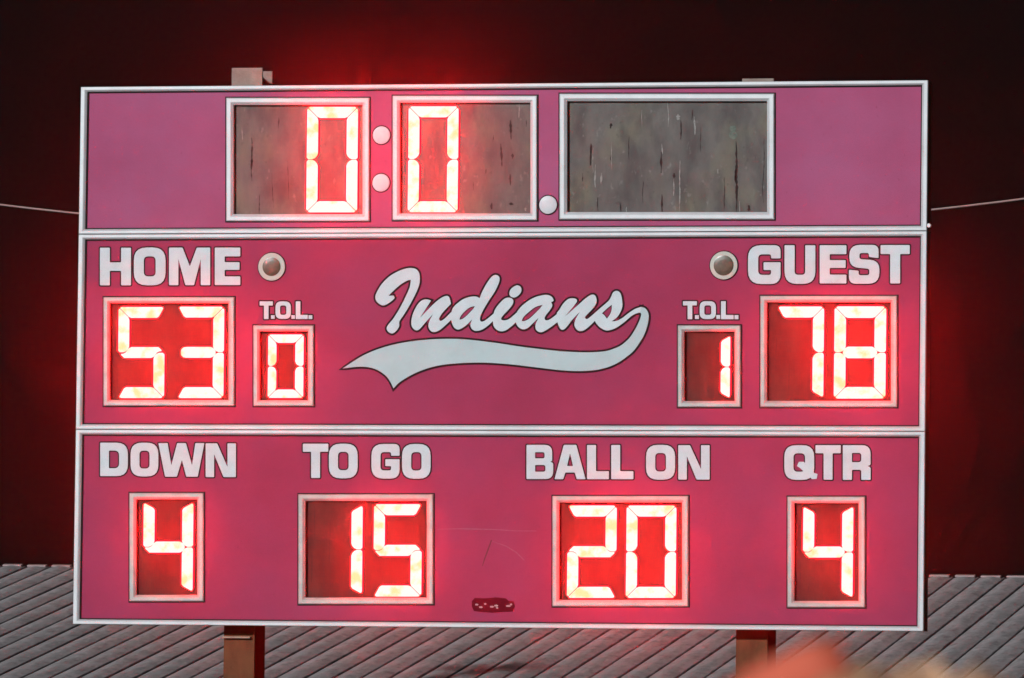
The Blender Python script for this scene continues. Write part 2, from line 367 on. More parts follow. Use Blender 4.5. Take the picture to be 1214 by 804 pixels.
# cabinet outlines (TL, TR, BR, BL) in the photograph
def lx(y): return 97 - 9.5*(y-103.5)/636.5
def rx(y): return 1101 - 5.5*(y-95.5)/653
ROWS = [((103.5, 95.5), (277.6, 273.6)), ((278.4, 274.4), (508.8, 511.3)), ((509.6, 512.1), (740, 748.5))]
W = {}   # display windows: outer box, frame width
WINDOWS = [
 # row, outer x0,x1,y0,y1, frame width, plate, digits [(char,x0,x1,y0,y1,stroke)], label
 (0, 268.8, 438.2, 116.3, 262.3, 8.2, 'plate', [('0', 361.5, 424.6, 125.2, 253.0, 16.0)], 'clock window of the minutes, a lit 0 at its right'),
 (0, 466.0, 637.0, 113.8, 261.2, 8.0, 'plate', [('0', 481.8, 543.8, 124.6, 252.9, 15.8)], 'clock window right of the colon, a lit 0 at its left'),
 (0, 663.8, 918.2, 111.4, 260.2, 8.6, 'plate', [], 'wide unlit streaked window at the right of the clock'),
 (1, 123.3, 278.2, 352.5, 481.3, 7.0, 'plate_dark', [('5', 138.0, 195.6, 362.6, 473.2, 15.6), ('3', 208.2, 266.0, 362.2, 473.2, 15.6)], 'score window showing 53'),
 (1, 301.0, 372.2, 386.0, 481.5, 6.8, 'plate_dark', [('0', 315.6, 360.4, 395.2, 473.0, 12.6)], 'small window showing 0'),
 (1, 804.0, 878.4, 386.0, 482.8, 7.2, 'plate_dark', [('I', 822.0, 866.2, 396.2, 473.8, 13.6)], 'small window showing 1'),
 (1, 901.8, 1063.8, 351.0, 482.8, 7.4, 'plate_dark', [('7', 919.0, 977.3, 362.0, 473.4, 15.8), ('8', 987.0, 1051.0, 361.8, 473.8, 16.4)], 'score window showing 78'),
 (2, 154.0, 241.8, 584.6, 713.0, 7.6, 'plate_dark', [('4', 167.8, 229.4, 593.6, 703.6, 15.8)], 'window showing 4 at the lower left'),
 (2, 354.2, 514.0, 586.2, 716.4, 7.8, 'plate_dark', [('1', 372.0, 430.2, 596.8, 706.4, 15.8), ('5', 440.9, 500.6, 596.4, 708.6, 15.8)], 'window showing 15'),
 (2, 655.4, 816.4, 588.2, 719.0, 7.6, 'plate_dark', [('2', 670.6, 731.5, 598.0, 710.2, 15.8), ('0', 740.4, 802.2, 598.0, 710.2, 15.8)], 'window showing 20'),
 (2, 934.0, 1025.8, 589.0, 720.2, 7.6, 'plate_dark', [('4', 950.0, 1012.0, 598.4, 710.6, 15.8)], 'window showing 4 at the lower right'),
]
ROUND = [(0, 452.4, 160.4, 10.2), (0, 451.9, 216.8, 10.2), (0, 650.0, 243.0, 10.4)]     # colon and decimal lamps
IND = [(1, 322.4, 316.4, 16.0, 10.8), (1, 858.3, 314.8, 16.0, 11.6)]

cabs = []
for ri, (t, b) in enumerate(ROWS):
    TL, TR = (lx(t[0]), t[0]), (rx(t[1]), t[1]); BL, BR = (lx(b[0]), b[0]), (rx(b[1]), b[1])
    i_ = 1.0
    body = []
    for (x, y) in (TL, TR, BR, BL):
        sx = 1 if x < 600 else -1; sy = 1 if y < (t[0]+b[0])/2 else -1
        p = q(x + sx*0.7, y + sy*0.25); body.append(p)
    vs = [Vector((p.x, 0.006, p.z)) for p in body] + [Vector((p.x, DEPTH, p.z)) for p in body]
    # open-fronted tray: back and four sides
    cab = link('cabinet', mesh('cabinet', vs, [(0, 1, 5, 4), (1, 2, 6, 5), (2, 3, 7, 6), (3, 0, 4, 7), (4, 5, 6, 7)], M['cabinet']), board,
               label=('top cabinet with the clock', 'middle cabinet with the scores', 'bottom cabinet with the down and quarter')[ri])
    cabs.append(cab)
    fwid = 6.6
    prof = [(0, 0.004), (0, -0.026), (0.10, -0.030), (0.62, -0.030), (0.80, -0.026), (1.0, -0.018), (1.0, -0.0005)]
    for s in range(4):
        link('frame_rail', ring_mesh('frame_rail', (TL, TR, BR, BL), (7.2, 5.6), prof, M['alu'], side=s), cab)
    ins = lambda c, d, e=0: (c[0] + (d+e if c[0] < 600 else -d-e), c[1] + (d if c[1] < (t[0]+b[0])/2 else -d))
    link('shade_strip', ring_mesh('shade_strip', [ins(c, 5.65, 1.6) for c in (TL, TR, BR, BL)], 1.5, [(0, -0.0015), (0, -0.008), (1, -0.008), (1, -0.0015)], M['shade_strip']), cab)  # dark ring added as the shadow line inside the rails
    outer = pts2([ins(c, 0.9) for c in (TL, TR, BR, BL)])
    holes = []
    for wn in WINDOWS:
        if wn[0] == ri:
            _, x0, x1, y0, y1, fwp = wn[:6]; d = fwp*0.6
            holes.append(pts2([(x0+d, y0+d), (x0+d, y1-d), (x1-d, y1-d), (x1-d, y0+d)]))
    link('face_panel', poly_mesh('face_panel', [outer] + holes, 0.0, 0.003, M['panel_top'] if ri == 0 else M['panel']), cab)

# seven-segment digits
SEG = {'0': 'abcdef', '1': 'bc', 'I': 'bc', '2': 'abged', '3': 'abgcd', '4': 'fgbc', '5': 'afgcd', '7': 'abc', '8': 'abcdefg'}
def seg_poly(s, x0, x1, y0, y1, t, lit):
    ym = (y0+y1)/2; g_ = 0.10; c = t*0.34; h = c/2; k = t*0.40; e_ = 0.62
    A, B, C, D, E_, F, G = (n_ in lit for n_ in 'abcdefg')
    cut = lambda on: t if on else t*e_          # a lens end meets a lit neighbour in a mitre, and stands blunt alone
    if s == 'a': return [(x0+c+g_, y0), (x1-c-g_, y0), (x1-h-g_, y0+h), (x1-cut(B)-g_, y0+t), (x0+cut(F)+g_, y0+t), (x0+h+g_, y0+h)]
    if s == 'd': return [(x0+h+g_, y1-h), (x0+cut(E_)+g_, y1-t), (x1-cut(C)-g_, y1-t), (x1-h-g_, y1-h), (x1-c-g_, y1), (x0+c+g_, y1)]
    if s == 'f': return [(x0, y0+c+g_), (x0+h, y0+h+g_), (x0+t, y0+cut(A)+g_), (x0+t, ym-k-g_), (x0+t*0.62, ym-g_), (x0, ym-g_)]
    if s == 'e': return [(x0, ym+g_), (x0+t*0.62, ym+g_), (x0+t, ym+k+g_), (x0+t, y1-cut(D)-g_), (x0+h, y1-h-g_), (x0, y1-c-g_)]
    if s == 'b': return [(x1-h, y0+h+g_), (x1, y0+c+g_), (x1, ym-g_), (x1-t*0.62, ym-g_), (x1-t, ym-k-g_), (x1-t, y0+cut(A)+g_)]
    if s == 'c': return [(x1-t, ym+k+g_), (x1-t*0.62, ym+g_), (x1, ym+g_), (x1-h*0, y1-c-g_), (x1-h, y1-h-g_), (x1-t, y1-cut(D)-g_)]
    o_ = []                                     # middle lens, clockwise from the left tip
    if F and E_: o_ += [(x0+t*0.62+g_, ym)]
    elif F: o_ += [(x0+t*0.55, ym+t*0.44), (x0+t*0.10, ym+g_*1.6), (x0+t*0.62+g_, ym+g_*1.2)]
    elif E_: o_ += [(x0+t*0.62+g_, ym-g_*1.2), (x0+t*0.10, ym-g_*1.6), (x0+t*0.55, ym-t*0.44)]
    else: o_ += [(x0+t*0.42, ym+t*0.36), (x0+t*0.30, ym), (x0+t*0.42, ym-t*0.36)]
    o_ += [(x0+t+g_, ym-t/2), (x1-t-g_, ym-t/2)]
    if B and C: o_ += [(x1-t*0.62-g_, ym)]
    elif C: o_ += [(x1-t*0.55, ym-t*0.44), (x1-t*0.10, ym-g_*1.6), (x1-t*0.62-g_, ym-g_*1.2)]
    else: o_ += [(x1-t*0.62-g_, ym+g_*1.2), (x1-t*0.10, ym+g_*1.6), (x1-t*0.55, ym+t*0.44)]
    return o_ + [(x1-t-g_, ym+t/2), (x0+t+g_, ym+t/2)]
def refine(pl, n=1):                            # round the corners a little
    for _ in range(n):
        o_ = []
        for i in range(len(pl)):
            a_, b_, c_ = pl[i-1], pl[i], pl[(i+1) % len(pl)]
            d1 = math.hypot(a_[0]-b_[0], a_[1]-b_[1]); d2 = math.hypot(c_[0]-b_[0], c_[1]-b_[1])
            r_ = min(1.8, d1*0.36, d2*0.36)
            o_.append((b_[0]+(a_[0]-b_[0])*r_/d1, b_[1]+(a_[1]-b_[1])*r_/d1)); o_.append((b_[0]+(c_[0]-b_[0])*r_/d2, b_[1]+(c_[1]-b_[1])*r_/d2))
        pl = o_
    return pl
PLATE_Y = 0.030
def segment(pl, lean, xc, yc):
    ins_ = inset_edges(pl, 1.35, 0.22)
    pl, ins_ = refine(pl), refine(ins_)
    pl = [(x - lean*(y-yc), y) for x, y in pl]; ins_ = [(x - lean*(y-yc), y) for x, y in ins_]
    # inset copy for the raised front
    cx = sum(p[0] for p in pl)/len(pl); cy = sum(p[1] for p in pl)/len(pl)
    base = [q(x, y, PLATE_Y-0.001) for x, y in pl]; mid = [q(x, y, PLATE_Y-0.007) for x, y in pl]; top = [q(x, y, PLATE_Y-0.011) for x, y in ins_]
    n = len(pl); vs = base + mid + top; fs = []; mi = []
    for i in range(n):
        j = (i+1) % n
        fs.append((i, j, n+j, n+i)); mi.append(1); fs.append((n+i, n+j, 2*n+j, 2*n+i)); mi.append(1)
    fs.append(tuple(range(2*n, 3*n))); mi.append(0); fs.append(tuple(reversed(range(n)))); mi.append(1)
    return mesh('segment', vs, fs, [M['led'], M['led_rim']], mi)
def inset_edges(pl, dl, ds):                    # long straight sides step in by dl, the mitred ends by ds
    s = 1 if area(pl) > 0 else -1; n = len(pl); L_ = []
    longest = max(math.hypot(pl[i][0]-pl[i-1][0], pl[i][1]-pl[i-1][1]) for i in range(n))
    for i in range(n):
        a_, b_ = pl[i], pl[(i+1) % n]; ex, ey = b_[0]-a_[0], b_[1]-a_[1]; l_ = math.hypot(ex, ey)
        straight = (abs(ex) < 0.06*l_ or abs(ey) < 0.06*l_) and l_ > longest*0.30
        d = dl if straight else ds; nx, ny = -ey/l_*s, ex/l_*s
        L_.append((a_[0]+nx*d, a_[1]+ny*d, ex/l_, ey/l_))
    o_ = []
    for i in range(n):
        p, r_ = L_[i-1], L_[i]; det = p[2]*r_[3]-p[3]*r_[2]
        if abs(det) < 0.05: o_.append((r_[0], r_[1])); continue
        u = ((r_[0]-p[0])*r_[3]-(r_[1]-p[1])*r_[2])/det; o_.append((p[0]+p[2]*u, p[1]+p[3]*u))
    return o_
def area(pl): return 0.5*sum(pl[i-1][0]*pl[i][1]-pl[i][0]*pl[i-1][1] for i in range(len(pl)))
def offset_loop(pl, d):                         # grows (d > 0) or shrinks a closed outline
    s = 1 if area(pl) > 0 else -1; o_ = []
    n = len(pl)
    for i in range(n):
        a_, b_, c_ = pl[i-1], pl[i], pl[(i+1) % n]
        e1 = (b_[0]-a_[0], b_[1]-a_[1]); e2 = (c_[0]-b_[0], c_[1]-b_[1])
        l1 = math.hypot(*e1) or 1e-6; l2 = math.hypot(*e2) or 1e-6
        n1 = (e1[1]/l1*s, -e1[0]/l1*s); n2 = (e2[1]/l2*s, -e2[0]/l2*s)
        bx, by = n1[0]+n2[0], n1[1]+n2[1]; L_ = math.hypot(bx, by) or 1e-6; bx /= L_; by /= L_
        cs = max(0.45, bx*n1[0]+by*n1[1]); o_.append((b_[0]+bx*d/cs, b_[1]+by*d/cs))
    return o_
def streak_poly(x, y0, y1, wmax, rnd):
    n = max(5, int((y1-y0)/3)); Lp, Rp = [], []; xc = x
    for i in range(n+1):
        f = i/n; yy = y0 + (y1-y0)*f; ww = wmax*(0.25+0.75*rnd.random())*(math.sin(math.pi*min(0.96, max(0.04, f)))**0.5)
        xc += rnd.uniform(-0.35, 0.35); Lp.append((xc-ww/2, yy)); Rp.append((xc+ww/2, yy))
    return Lp + Rp[::-1]
def sheet(polys, y, m, name, parent, kind=None):
    vs, fs = [], []
    for pl in polys:
        n = len(vs); vs += [q(a_, b_, y) for a_, b_ in pl]; c = len(pl)//2
        for i in range(c-1): fs.append((n+i, n+i+1, n+2*c-2-i, n+2*c-1-i))
    me = mesh(name, vs, fs, m); return link(name, me, parent, kind=kind)
MARKS = {   # dark runs and pale runs seen on the plates: (x, y0, y1, width)
 0: ([(297, 163, 214, 2.6), (329, 139, 152, 1.8), (297.5, 186, 198, 4), (321, 205, 246, 1.4), (306.5, 230, 254, 1.8), (340, 190, 236, 1.1)], [(286, 150, 166, 1.2)]),
 1: ([(604, 142, 165, 4.5), (592.5, 170, 197, 3.0), (604, 206, 220, 2.6), (584, 160, 168, 1.4), (607, 182, 188, 5), (582, 240, 248, 4), (605, 240, 243, 7), (623, 142, 150, 1.6), (575, 200, 206, 1.4), (560, 215, 225, 1.1)], [(615, 120, 140, 1.6), (622, 246, 250, 4)]),
 2: ([(871.5, 167, 252, 4.0), (871, 200, 216, 2.6), (806, 142, 165, 3.0), (783, 180, 205, 3.6), (700, 170, 196, 3.4), (723.5, 146, 152, 5), (724, 185, 190, 4), (708, 234, 250, 3), (886.5, 243, 250, 6), (784, 230, 252, 3.4), (798.5, 205, 211, 5), (762, 215, 240, 1.6), (905, 160, 240, 1.4), (830, 150, 180, 1.2), (745, 160, 190, 1.2), (858, 210, 248, 1.6), (690, 205, 215, 1.6), (820, 130, 142, 2.4), (734, 240, 252, 2)],
     [(705, 195, 222, 2.4), (712, 205, 218, 2.8), (805, 190, 252, 2.0), (822, 138, 160, 3.2), (784, 170, 182, 2.2), (702, 175, 205, 1.2), (724, 168, 200, 1.3), (798, 212, 232, 2), (742, 245, 253, 2.4), (876, 238, 252, 1.4), (790, 120, 150, 1.6), (803, 135, 142, 6), (850, 200, 206, 3), (760, 130, 150, 1.0)]),
 3: ([(138, 440, 460, 2)], []), 8: ([(391, 620, 668, 1.6), (372, 600, 640, 2.2), (382, 660, 700, 2.0), (369, 655, 690, 3)], []), 10: ([(948, 668, 706, 2.0), (958, 690, 702, 1.4)], []),
 5: ([(822, 410, 440, 1.4), (815, 440, 470, 2)], []), 7: ([(166, 660, 702, 3.0)], []), 6: ([(920, 400, 440, 2.4), (935, 430, 468, 1.6)], []),
}
rnd = random.Random(5)
for wi, (ri, x0, x1, y0, y1, fwp, pm, digits, lab) in enumerate(WINDOWS):
    d = fwp*0.62
    vs = [q(x, y, PLATE_Y) for x, y in ((x0+d, y0+d), (x1-d, y0+d), (x1-d, y1-d), (x0+d, y1-d))]
    vs += [Vector((v.x, PLATE_Y+0.004, v.z)) for v in vs]
    pf = [(0, 1, 2, 3), (7, 6, 5, 4), (0, 4, 5, 1), (1, 5, 6, 2), (2, 6, 7, 3), (3, 7, 4, 0)]
    disp = link('display_window', mesh('display_window', vs, pf, M[pm]), board, label=lab)
    rect = ((x0, y0), (x1, y0), (x1, y1), (x0, y1))
    prof = [(0, -0.0006), (0, -0.014), (0.14, -0.019), (0.62, -0.019), (0.72, -0.016), (1.0, -0.006), (1.0, PLATE_Y-0.001)]
    link('window_frame', ring_mesh('window_frame', rect, fwp, prof, M['alu_win'] if ri else M['alu']), disp)
    e = 1.6
    link('shade_strip', ring_mesh('shade_strip', ((x0-e, y0-e), (x1+e, y0-e), (x1+e, y1+e), (x0-e, y1+e)), e, [(0, -0.0008), (0, -0.004), (0.97, -0.004), (0.97, -0.0008)], M['shade_strip']), disp)  # dark ring added as the window frame's shadow line
    for (ch, a0, a1, b0, b1_, t) in digits:
        for s in SEG[ch]:
            link('segment', segment(seg_poly(s, a0, a1, b0, b1_, t, SEG[ch]), 0.010, (a0+a1)/2, (b0+b1_)/2), disp)
    if wi in MARKS:
        dk, pl = MARKS[wi]
        sheet([streak_poly(*m_, rnd) for m_ in dk], PLATE_Y-0.0012, M['dirt'], 'grime_streaks', disp, 'stuff')
        if pl: sheet([streak_poly(*m_, rnd) for m_ in pl], PLATE_Y-0.0024, M['pale_dirt'], 'lime_streaks', disp, 'stuff')
    if wi == 2:
        sheet([streak_poly(868, 149, 165, 18, rnd)], PLATE_Y-0.0008, M['green_scuff'], 'green_scuff', disp)

# round lamps: colon, decimal point, possession lights
def disc(px, py, r, y, thick, m, name, parent, dome=0.0, n=40, label=None):
    c = q(px, py, 0); s = 0.00729*1.0
    prof = [(1.0, y), (1.0, y-thick), (0.9, y-thick-dome*0.4), (0.6, y-thick-dome*0.85), (0.25, y-thick-dome)]
    vs, fs = [], []
    for (k, yy) in prof:
        for i in range(n):
            a_ = 2*math.pi*i/n; vs.append((c.x + r*s*k*math.cos(a_), yy, c.z + r*s*k*math.sin(a_)))
    for j in range(len(prof)-1):
        for i in range(n): fs.append((j*n+i, j*n+(i+1) % n, (j+1)*n+(i+1) % n, (j+1)*n+i))
    fs.append(tuple((len(prof)-1)*n+i for i in range(n)))
    return link(name, mesh(name, vs, fs, m), parent, label=label)
for (ri, x, y, r) in ROUND:
    b_ = disc(x, y, r+1.3, -0.0006, 0.003, M['outline'], 'lamp_bezel', board)
    disc(x, y, r, -0.0040, 0.006, M['dot'], 'lamp_cover', b_, dome=0.006)
for (ri, x, y, r, r2) in IND:
    b_ = disc(x, y, r+1.2, -0.0006, 0.003, M['outline'], 'possession_light', board)
    rg = disc(x, y, r, -0.0040, 0.008, M['ring'], 'ring', b_, dome=0.001)
    disc(x, y, r2, -0.0135, 0.001, M['lamp_off'], 'lens', b_, dome=0.004)

# ---------------------------------------------------------------- lettering
def rc(pts, n=5):                               # (x, y, r) -> rounded polygon
    o_ = []; m_ = len(pts)
    for i in range(m_):
        x, y = pts[i][0], pts[i][1]; r = pts[i][2] if len(pts[i]) > 2 else 0.022
        a_, c_ = pts[i-1], pts[(i+1) % m_]
        d1 = Vector((a_[0]-x, a_[1]-y)); d2 = Vector((c_[0]-x, c_[1]-y))
        l1, l2 = d1.length, d2.length; r1 = min(r, l1*0.48, l2*0.48)
        p0 = Vector((x, y)) + d1/l1*r1; p2 = Vector((x, y)) + d2/l2*r1; pc = Vector((x, y))
        kk = n if r > 0.05 else 2
        for k in range(kk+1):
            u = k/kk; v = p0*(1-u)**2 + pc*2*u*(1-u) + p2*u*u; o_.append((v.x, v.y))
    return o_
def glyph(ch, w):
    s, b = 0.262, 0.235
    if ch == 'H': return [rc([(0, 0), (0, 1), (s, 1), (s, .61), (w-s, .61), (w-s, 1), (w, 1), (w, 0), (w-s, 0), (w-s, .385), (s, .385), (s, 0)])]
    if ch == 'O': return [rc([(0, 0, .34), (0, 1, .34), (w, 1, .34), (w, 0, .34)]), rc([(s, b, .12), (s, 1-b, .12), (w-s, 1-b, .12), (w-s, b, .12)])]
    if ch == 'Q': return [rc([(0, 0, .34), (0, 1, .34), (w, 1, .34), (w, 0, .34)]), rc([(s, b, .12), (s, 1-b, .12), (w-s, 1-b, .12), (w-s, b, .12)])]
    if ch == 'M': return [rc([(0, 0), (0, 1), (.36, 1), (.555, .50), (.74, 1), (w, 1), (w, 0), (w-.25, 0), (w-.25, .70), (.665, 0), (.435, 0), (.25, .70), (.25, 0)])]
    if ch == 'E': return [rc([(0, 0), (0, 1), (w, 1), (w, 1-b), (s, 1-b), (s, .61), (w-.02, .61), (w-.02, .405), (s, .405), (s, b-.005), (w, b-.005), (w, 0)])]
    if ch == 'G': return [rc([(w, .66), (w, 1, .34), (0, 1, .34), (0, 0, .34), (w, 0, .26), (w, .56), (.40, .56), (.40, .36), (w-.245, .36), (w-.245, b, .05), (s, b, .11), (s, 1-b, .11), (w-.245, 1-b, .05), (w-.245, .66)])]
    if ch == 'U': return [rc([(0, 1), (s, 1), (s, b, .09), (w-s, b, .09), (w-s, 1), (w, 1), (w, 0, .32), (0, 0, .32)])]
    if ch == 'S': return [rc([(w-.02, .66), (w-.02, 1, .30), (0, 1, .32), (0, .43, .24), (w-.26, .385, .06), (w-.26, .22, .06), (.24, .22, .06), (.24, .335), (-.01, .36), (-.01, 0, .30), (w, 0, .32), (w, .60, .24), (.26, .635, .06), (.26, .79, .06), (w-.27, .79, .06), (w-.27, .69)])]
    if ch == 'T': c = w/2; return [rc([(0, 1), (w, 1), (w, 1-b), (c+.13, 1-b), (c+.13, 0), (c-.13, 0), (c-.13, 1-b), (0, 1-b)])]
    if ch == 'D': return [rc([(0, 0), (0, 1), (w, 1, .34), (w, 0, .34)]), rc([(s, b), (s, 1-b), (w-s, 1-b, .15), (w-s, b, .15)])]
    if ch == 'W': return [rc([(0, 1), (.275, 1), (.385, .34), (.56, 1), (.82, 1), (1.0, .34), (1.10, 1), (w, 1), (1.17, 0), (.83, 0), (.70, .50), (.55, 0), (.2, 0)])]
    if ch == 'N': return [rc([(0, 0), (0, 1), (.34, 1), (w-.25, .30), (w-.25, 1), (w, 1), (w, 0), (.53, 0), (.25, .68), (.25, 0)])]
    if ch == 'B': return [rc([(0, 0), (0, 1), (w-.03, 1, .25), (w-.03, .53, .12), (w-.09, .505, .02), (w, .47, .12), (w, 0, .27)]), rc([(s-.01, .605), (s-.01, .785), (.53, .785, .06), (.53, .605, .06)]), rc([(s-.01, .215), (s-.01, .41), (.55, .41, .06), (.55, .215, .06)])]
    if ch == 'A': return [rc([(0, 0), (.27, 1), (w-.27, 1), (w, 0), (w-.255, 0), (w-.315, .195), (.315, .195), (.255, 0)]), rc([(.365, .385), (w-.365, .385), (w/2, .76)])]
    if ch == 'L': return [rc([(0, 0), (0, 1), (s, 1), (s, b), (w, b), (w, 0)])]
    if ch == 'R': return [rc([(0, 0), (0, 1), (w, 1, .26), (w, .43, .12), (w-.09, .40, .02), (w, .36, .10), (w, 0), (w-.27, 0), (w-.27, .29, .06), (s, .29), (s, 0)]), rc([(s, .51), (s, .775), (w-.27, .775, .08), (w-.27, .51, .08)])]
    if ch == '.': return [rc([(0, 0), (0, 1), (w, 1), (w, 0)])]
def word(chars, lab, y_t=-0.0034):
    # chars: (char, x0, x1, ytop, ybottom) in photograph pixels; the baseline leans with the board
    holder = None; pieces = []
    for (ch, x0, x1, yt, yb) in chars:
        h = yb-yt; w_ = (x1-x0)/h
        lps = [[(x0 + gx*h, yb - gy*h) for gx, gy in lp] for lp in glyph(ch, w_)]
        pieces.append((ch, lps, (x0, x1, yt, yb)))
    parts = []
    for ch, lps, bx in pieces:
        ol = [offset_loop(lps[0], 1.6)] + [offset_loop(h_, -1.4) for h_ in lps[1:]]
        me = poly_mesh('o', [pts2(l_) for l_ in ol], -0.0016 - 0.0003*(len(parts) % 2), 0.001, M['outline'])
        parts.append(([v.co.copy() for v in me.vertices], [tuple(p.vertices) for p in me.polygons])); bpy.data.meshes.remove(me)
    v, f = join(parts)
    holder = link('lettering', mesh('lettering', v, f, M['outline']), board, label=lab)
    for ch, lps, bx in pieces:
        me = poly_mesh('letter', [pts2(l_) for l_ in lps], y_t, 0.0013, M['white'])
        if ch == 'Q':
            x0, x1, yt, yb = bx; h = yb-yt
            t_ = [(.42, .52), (.56, .52), (.86, .20), (.955, .17), (.93, .03), (.80, .02), (.45, .34), (.36, .40)]
            m2 = poly_mesh('tail', [pts2([(x0+a_*h, yb-b_*h) for a_, b_ in t_])], y_t-0.0009, 0.0012, M['white'])
            v, f = join([([v_.co.copy() for v_ in mm.vertices], [tuple(p.vertices) for p in mm.polygons]) for mm in (me, m2)])
            me = mesh('letter', v, f, M['white'])
        link('letter' if ch != '.' else 'full_stop', me, holder)
def wd(s, org, sc, boxes): return [(c, org[0]+b[0]/sc, org[0]+b[1]/sc, org[1]+b[2]/sc, org[1]+b[3]/sc) for c, b in zip(s, boxes)]
word(wd('HOME', (110, 285), 6.39, [(55, 290, 56, 341), (312, 552, 54, 341), (578, 890, 55, 340), (925, 1118, 55, 339)]), 'white word HOME')
word(wd('GUEST', (880, 283), 5.78, [(40, 263, 45, 311), (290, 501, 45, 310), (531, 714, 45, 307), (734, 940, 43, 309), (948, 1148, 44, 307)]), 'white word GUEST')
word(wd('DOWN', (110, 515), 6.744, [(60, 281, 67, 334), (303, 525, 67, 337), (525, 893, 70, 339), (903, 1145, 72, 342)]), 'white word DOWN')
word(wd('TOGO', (350, 515), 6.744, [(62, 265, 75, 349), (270, 500, 75, 352), (610, 835, 77, 354), (855, 1083, 77, 355)]), 'white words TO GO')
word(wd('BALLON', (615, 517), 5.058, [(47, 207, 53, 258), (215, 401, 53, 259), (410, 541, 54, 259), (555, 688, 54, 259), (764, 938, 53, 262), (957, 1145, 55, 261)]), 'white words BALL ON')
word(wd('QTR', (920, 517), 9.71, [(97, 440, 105, 505), (455, 746, 105, 503), (770, 1090, 105, 505)]), 'white word QTR')
TB = [(120, 358, 112, 430), (325, 392, 362, 426), (405, 682, 112, 428), (690, 755, 360, 426), (770, 985, 112, 430), (1000, 1068, 362, 430)]
word(wd('T.O.L.', (300, 350), 15.175, TB), 'small white letters T.O.L. on the home side')
k_ = (875.6-809.8)/(370.4-307.9)
word([(c, 809.8+(a_-307.9)*k_, 809.8+(b_-307.9)*k_, y_-0.2, z_+0.2) for c, a_, b_, y_, z_ in wd('T.O.L.', (300, 350), 15.175, TB)], 'small white letters T.O.L. on the guest side')

# script name with its swoosh
def cr(pts, n=4):                               # Catmull-Rom through the points; a third entry marks a sharp corner
    P = [Vector(p[:2]) for p in pts]; cn = [len(p) > 2 for p in pts]; m_ = len(P); o_ = []
    for i in range(m_):
        p0, p1, p2, p3 = P[i-1], P[i], P[(i+1) % m_], P[(i+2) % m_]
        t1 = (p2-p0)*0.5 if not cn[i] else (p2-p1)*0.6
        t2 = (p3-p1)*0.5 if not cn[(i+1) % m_] else (p2-p1)*0.6
        L_ = (p2-p1).length
        if t1.length > L_*1.2: t1 *= L_*1.2/t1.length
        if t2.length > L_*1.2: t2 *= L_*1.2/t2.length
        for k in range(n):
            u = k/n; h = (2*u**3-3*u*u+1, u**3-2*u*u+u, -2*u**3+3*u*u, u**3-u*u)
            v = p1*h[0] + t1*h[1] + p2*h[2] + t2*h[3]; o_.append((v.x, v.y))
    return o_
A_, B_, C_ = (430, 310), (540, 315), (650, 335)
I_ = [(275, 364, 1), (328, 362, 1), (338, 388), (300, 425), (240, 462), (200, 463), (152, 428), (135, 385), (147, 335), (200, 245), (280, 163), (370, 108), (450, 78), (515, 70), (570, 85), (600, 128), (606, 200), (595, 262), (560, 345), (500, 460), (440, 560), (390, 635), (387, 688), (352, 740), (312, 763), (272, 745), (255, 708), (275, 668), (330, 600), (400, 485), (465, 355), (500, 270), (511, 195, 1), (470, 205), (400, 247), (330, 308)]
n1 = [(725, 415, 1), (690, 404), (650, 405), (610, 427), (570, 478), (532, 560), (516, 640), (525, 695), (562, 729), (598, 722), (645, 670), (745, 558, 1), (703, 645), (700, 700), (730, 742), (778, 745), (830, 717), (900, 655), (968, 590, 1), (955, 520, 1), (870, 605), (825, 630), (812, 602), (850, 540), (935, 450, 1), (925, 400), (908, 370), (878, 367), (820, 395), (745, 458), (608, 598, 1)]
d1 = [(-38, 480), (-15, 435), (30, 393), (90, 352), (160, 330), (220, 328), (257, 345, 1), (290, 265), (340, 178), (388, 115), (430, 99), (465, 122), (463, 175), (420, 270), (350, 378), (290, 480), (262, 550), (268, 590), (302, 588), (350, 555), (415, 500, 1), (415, 570, 1), (350, 632), (290, 674), (240, 690), (200, 688), (170, 662), (160, 620), (178, 568, 1), (120, 628), (60, 668), (20, 676), (-15, 652), (-38, 600), (-46, 540)]
d1h = [(208, 428, 1), (150, 445), (95, 490), (55, 538), (44, 573, 1), (78, 563), (130, 520), (185, 462)]
i1 = [(407, 505), (430, 450), (480, 387), (530, 346), (580, 341), (612, 365), (605, 412), (560, 470), (505, 528), (484, 565), (510, 580), (560, 570), (610, 533), (652, 495, 1), (652, 590, 1), (600, 638), (540, 682), (490, 696), (442, 682), (406, 640), (398, 580)]
idot = [(572, 300), (582, 258), (615, 225), (658, 209), (694, 230), (697, 275), (668, 315), (625, 338), (588, 328)]
a1 = [(640, 555), (650, 500), (685, 448), (745, 393), (820, 346), (900, 318), (970, 310), (1020, 330), (1040, 370), (1015, 386, 1), (1026, 425), (1000, 472), (962, 520), (945, 555), (957, 578), (992, 574), (1040, 542), (1092, 500, 1), (1092, 590, 1), (1040, 630), (980, 672), (920, 704), (880, 700), (852, 672), (850, 622), (882, 552, 1), (820, 612), (760, 665), (710, 674), (670, 652), (645, 612)]
a1h = [(925, 416, 1), (850, 438), (780, 490), (722, 545), (703, 588, 1), (735, 586), (785, 560), (850, 500), (900, 448)]
n2 = [(92, 330), (120, 288), (160, 225), (210, 178), (258, 167), (300, 178), (305, 205, 1), (262, 262), (182, 357, 1), (250, 298), (330, 228), (400, 166), (460, 130), (500, 142), (513, 205), (480, 268), (412, 340), (391, 372), (412, 387), (455, 357), (520, 300, 1), (500, 400, 1), (470, 432), (410, 486), (360, 513), (312, 507), (280, 458), (287, 400), (335, 312, 1), (262, 388), (200, 466), (165, 498), (133, 494), (108, 450), (96, 395)]
